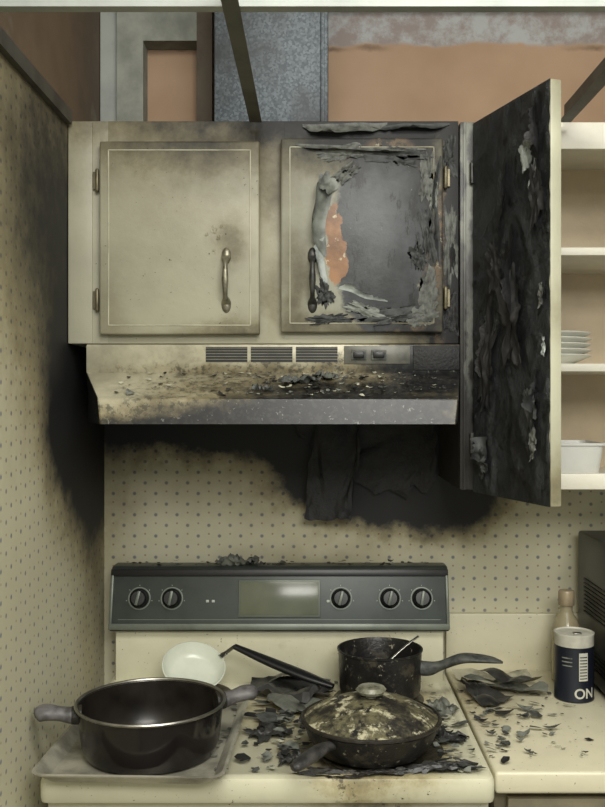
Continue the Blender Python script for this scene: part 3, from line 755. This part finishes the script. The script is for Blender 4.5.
P = 'frying_pan'; px, py, pz = .100, -.530, .9225
lathe('pan_body', [(0, 0), (.088, 0), (.096, .004), (.112, .026), (.122, .050), (.1245, .053), (.122, .053), (.117, .046), (.10, .018), (.09, .005), (0, .005)], m_splat, (px, py, pz), P, 64)
lathe('lid_dome', [(.1225, .052), (.1225, .056), (.120, .058), (.117, .0585), (.100, .070), (.075, .081), (.045, .089), (.018, .092), (0, .0925)], m_ash, (px, py, pz), P, 64, wob=.02)
lathe('lid_rim', [(.1235, .0535), (.126, .055), (.126, .058), (.122, .0605), (.119, .059)], m_burnt, (px, py, pz), P, 64)
lathe('lid_knob', [(.010, .090), (.009, .094), (.012, .098), (.024, .101), (.027, .106), (.022, .112), (0, .115)], simple('melted_knob', L(146, 145, 126), .25, 0, .25, 40), (px, py, pz), P, 28, wob=.1)
t = math.radians(232); d = Vector((math.cos(t), math.sin(t), 0)); c = Vector((px, py, pz+.040))
sweep('pan_handle', [c+d*.112, c+d*.130+Vector((0, 0, .002)), c+d*.150+Vector((0, 0, .002)), c+d*.185-Vector((0, 0, .002)), c+d*.212-Vector((0, 0, .006)), c+d*.220-Vector((0, 0, .007))], [(.010, .008), (.010, .008), (.013, .010), (.014, .010), (.011, .008), (.004, .004)], simple('pan_handle_scorched', L(70, 68, 66), .45, 0, .28, 40, .4), P, 16)

P = 'saucepan'; px, py, pz = .138, -.215, .9225
lathe('saucepan_body', [(0, 0), (.076, 0), (.083, .004), (.086, .014), (.0885, .092), (.091, .094), (.091, .0965), (.087, .097), (.084, .090), (.082, .012), (.075, .005), (0, .005)], m_splat, (px, py, pz), P, 56)
t = math.radians(-10); d = Vector((math.cos(t), math.sin(t), 0)); c = Vector((px, py, pz+.058))
sweep('saucepan_handle', [c+d*.082, c+d*.105, c+d*.130+Vector((0, 0, .008)), c+d*.17+Vector((0, 0, .024)), c+d*.205+Vector((0, 0, .026)), c+d*.235+Vector((0, 0, .024)), c+d*.256+Vector((0, 0, .020))],
      [(.013, .016), (.013, .015), (.012, .010), (.020, .010), (.022, .008), (.016, .006), (.006, .002)], m_flk2, P, 16)
sweep('spoon_handle', [(.10, -.235, .935), (.15, -.22, .985), (.195, -.205, 1.022), (.222, -.20, 1.040)], [(.010, .003), (.004, .0025), (.004, .002), (.006, .002)], m_steel, 'metal_spoon')
lathe('spoon_bowl', [(0, 0), (.010, .001), (.017, .005), (.018, .0065), (.0165, .0055), (.009, .002), (0, .0012)], m_steel, (.095, -.238, .930), 'metal_spoon', 24)

P = 'white_skillet'
SM = Matrix.Translation((-.262, -.195, .962)) @ Matrix.Rotation(math.radians(32), 4, 'X') @ Matrix.Rotation(math.radians(10), 4, 'Y')
lathe('skillet_body', [(0, -.012), (.046, -.012), (.056, -.006), (.066, .018), (.068, .020), (.0655, .021), (.054, -.002), (.044, -.008), (0, -.008)], simple('white_enamel', L(212, 216, 200), .22, 0, .06, 10), (0, 0, 0), P, 56, SM)
hs = [SM @ Vector((.052, .035, .018)), SM @ Vector((.066, .045, .023)), Vector((-.175, -.17, 1.010)), Vector((-.10, -.195, .985)), Vector((-.02, -.225, .962)), Vector((.038, -.250, .948))]
sweep('skillet_ferrule', hs[:3], [(.012, .003), (.008, .004), (.007, .004)], m_steel, P, 12)
sweep('skillet_handle', hs[2:], [(.008, .006), (.016, .009), (.018, .009), (.008, .005)], m_black, P, 14)

# ------------------------------------------------------------ debris
m_paper = simple('charred_sheet', L(58, 58, 56), .42, 0, .28, 18, .3)
m_paper2 = simple('scorched_sheet_grey', L(116, 118, 108), .5, 0, .30, 18, .3)
m_paper3 = simple('scorched_sheet_cream', L(186, 182, 158), .55, 0, .3, 18, .2)
D = 'charred_debris'
zc = .913
torn_sheet('sheet_1', [(-.14, -.15), (-.05, -.13), (.03, -.16), (.045, -.25), (-.02, -.28), (-.09, -.26), (-.14, -.21)], zc, .024, m_paper, D, 1)
torn_sheet('sheet_2', [(-.09, -.25), (-.02, -.25), (.04, -.30), (.01, -.34), (-.06, -.32), (-.10, -.29)], zc+.002, .020, m_paper2, D, 2)
torn_sheet('sheet_3', [(-.12, -.115), (.04, -.115), (.03, -.15), (-.11, -.16)], zc+.006, .018, m_paper2, D, 3)
crumple('sheet_4', (-.095, -.43, zc), .07, .08, .5, .010, m_paper, 4, D)
crumple('sheet_6', (.26, -.30, zc+.002), .06, .07, .3, .014, m_paper2, 6, D)
torn_sheet('sheet_7', [(.31, -.13), (.36, -.19), (.42, -.24), (.38, -.28), (.35, -.31), (.33, -.25)], .9155, .022, m_paper, D, 7)
torn_sheet('sheet_8', [(.33, -.12), (.44, -.15), (.50, -.20), (.49, -.23), (.42, -.22), (.36, -.19)], .9165, .026, m_paper2, D, 8)
torn_sheet('sheet_9', [(.31, -.07), (.48, -.08), (.500, -.15), (.42, -.16), (.33, -.18)], .9155, .022, m_paper3, D, 9, 6.0)
torn_sheet('sheet_10', [(.36, -.14), (.42, -.15), (.47, -.19), (.44, -.205), (.39, -.18)], .934, .016, m_paper, D, 10)
crumple('sheet_11', (.12, -.365, zc), .12, .05, .1, .016, m_paper, 11, D)
crumple('sheet_12', (.245, -.45, zc), .05, .07, .7, .012, m_paper, 12, D)
crumple('sheet_13', (-.04, -.56, zc), .05, .05, .2, .010, m_paper, 13, D)
crumple('sheet_14', (.22, -.60, zc), .14, .04, .15, .010, m_paper, 14, D)
crumple('sheet_15', (.06, -.620, zc), .18, .03, .0, .008, m_burnt, 15, D)
crumple('backguard_heap', (-.175, -.055, 1.166), .09, .045, .1, .020, m_paper2, 16, D)
bm = bmesh.new()
def scatter(n, fx, fy, zf, s0, s1, mats, seed):
    for i in range(n):
        x, y = fx(), fy()
        if not (-.13 < x < .59 and -.62 < y < -.105):
            if not (x < -.13 and -.22 < y < -.11): continue
        if .285 < x < .31: x += .03
        if (x-.549)**2+(y+.22)**2 < .05**2: continue
        if (x-.1)**2+(y+.53)**2 < .115**2 or (x-.138)**2+(y+.215)**2 < .085**2: continue
        s = random.uniform(s0, s1)*(1.7 if random.random() < .08 else 1)
        R = Matrix.Rotation(random.uniform(-.3, .3), 3, 'X') @ Matrix.Rotation(random.uniform(-.3, .3), 3, 'Y')
        add_flake(bm, (x, y, zf+.001+s*.2+random.random()*.004), s, R, random.uniform(-.3, .7), random.choice(mats), i)
ru = random.uniform; rg = random.gauss
scatter(150, lambda: ru(-.13, .28), lambda: ru(-.62, -.11), .913, .003, .010, [0, 1, 1, 2, 3], 1)
scatter(75, lambda: rg(-.06, .045), lambda: rg(-.42, .10), .915, .006, .021, [0, 0, 1, 1, 2], 1)
scatter(85, lambda: rg(.24, .035), lambda: ru(-.6, -.3), .915, .004, .014, [0, 1, 1, 2, 2], 1)
scatter(70, lambda: .31+abs(rg(0, .09)), lambda: ru(-.56, -.12), .916, .003, .012, [0, 1, 1, 2], 1)
scatter(50, lambda: ru(.31, .58), lambda: ru(-.56, -.24), .915, .002, .006, [0, 1, 1, 2], 1)
scatter(14, lambda: rg(.42, .05), lambda: rg(-.33, .08), .916, .010, .020, [0, 0, 1, 1], 1)
for i in range(90):
    x = ru(-.44, .28) if i > 35 else rg(-.16, .05)
    add_flake(bm, (x, ru(-.078, -.035), 1.169+ru(0, .006)), ru(.003, .010), Matrix.Rotation(ru(-.5, .5), 3, 'X'), ru(0, .7), random.choice([0, 1, 2]), i)
for i in range(30):
    add_flake(bm, (rg(-.165, .02), rg(-.42, .12), .926+ru(0, .002)), ru(.003, .010), Matrix.Rotation(ru(-.2, .2), 3, 'X'), ru(0, .5), random.choice([0, 1, 1]), i)
finish('paint_flakes', bm, [m_flk1, m_flk2, m_flk3, m_flk4], D, ang=80)

# ------------------------------------------------------------ parents
for name, parts in PARTS.items():
    mn_ = Vector((1e9,)*3); mx_ = -mn_
    for o in parts:
        for v in o.data.vertices:
            for k in range(3): mn_[k] = min(mn_[k], v.co[k]); mx_[k] = max(mx_[k], v.co[k])
    e = bpy.data.objects.new(name, None); col.objects.link(e); e.empty_display_size = .05
    e.location = ((mn_.x+mx_.x)/2, (mn_.y+mx_.y)/2, mn_.z)
    for o in parts:
        o.parent = e; o.matrix_parent_inverse = Matrix.Translation(-e.location)

# ------------------------------------------------------------ lights, world, camera
def area(name, loc, rot, sx, sy, power, c):
    l = bpy.data.lights.new(name, 'AREA'); l.shape = 'RECTANGLE'; l.size = sx; l.size_y = sy; l.energy = power; l.color = c
    o = bpy.data.objects.new(name, l); o.location = loc; o.rotation_euler = rot; col.objects.link(o)
area('ceiling_light', (.25, -1.75, 2.70), (math.radians(12), 0, 0), 1.2, .6, 36, (1, .985, .925))
area('front_fill', (.5, -2.8, 2.4), (math.radians(60), 0, math.radians(8)), 1.2, .6, 34, (1, .985, .925))  # added frontal fill, not a fixture of the room
w = bpy.data.worlds.new('World'); sc.world = w; w.use_nodes = True
w.node_tree.nodes['Background'].inputs[0].default_value = (.98, 1, .94, 1)
w.node_tree.nodes['Background'].inputs[1].default_value = .52
cam = bpy.data.cameras.new('Camera'); co = bpy.data.objects.new('Camera', cam); col.objects.link(co)
co.location = (0, -2.2, 1.55); co.rotation_euler = (math.radians(90), 0, 0)
cam.sensor_fit = 'VERTICAL'; cam.sensor_height = 36; cam.sensor_width = 27; cam.lens = 36*934/807
cam.shift_x = -12.5/807; cam.shift_y = -5.5/807; cam.clip_start = .01
sc.camera = co
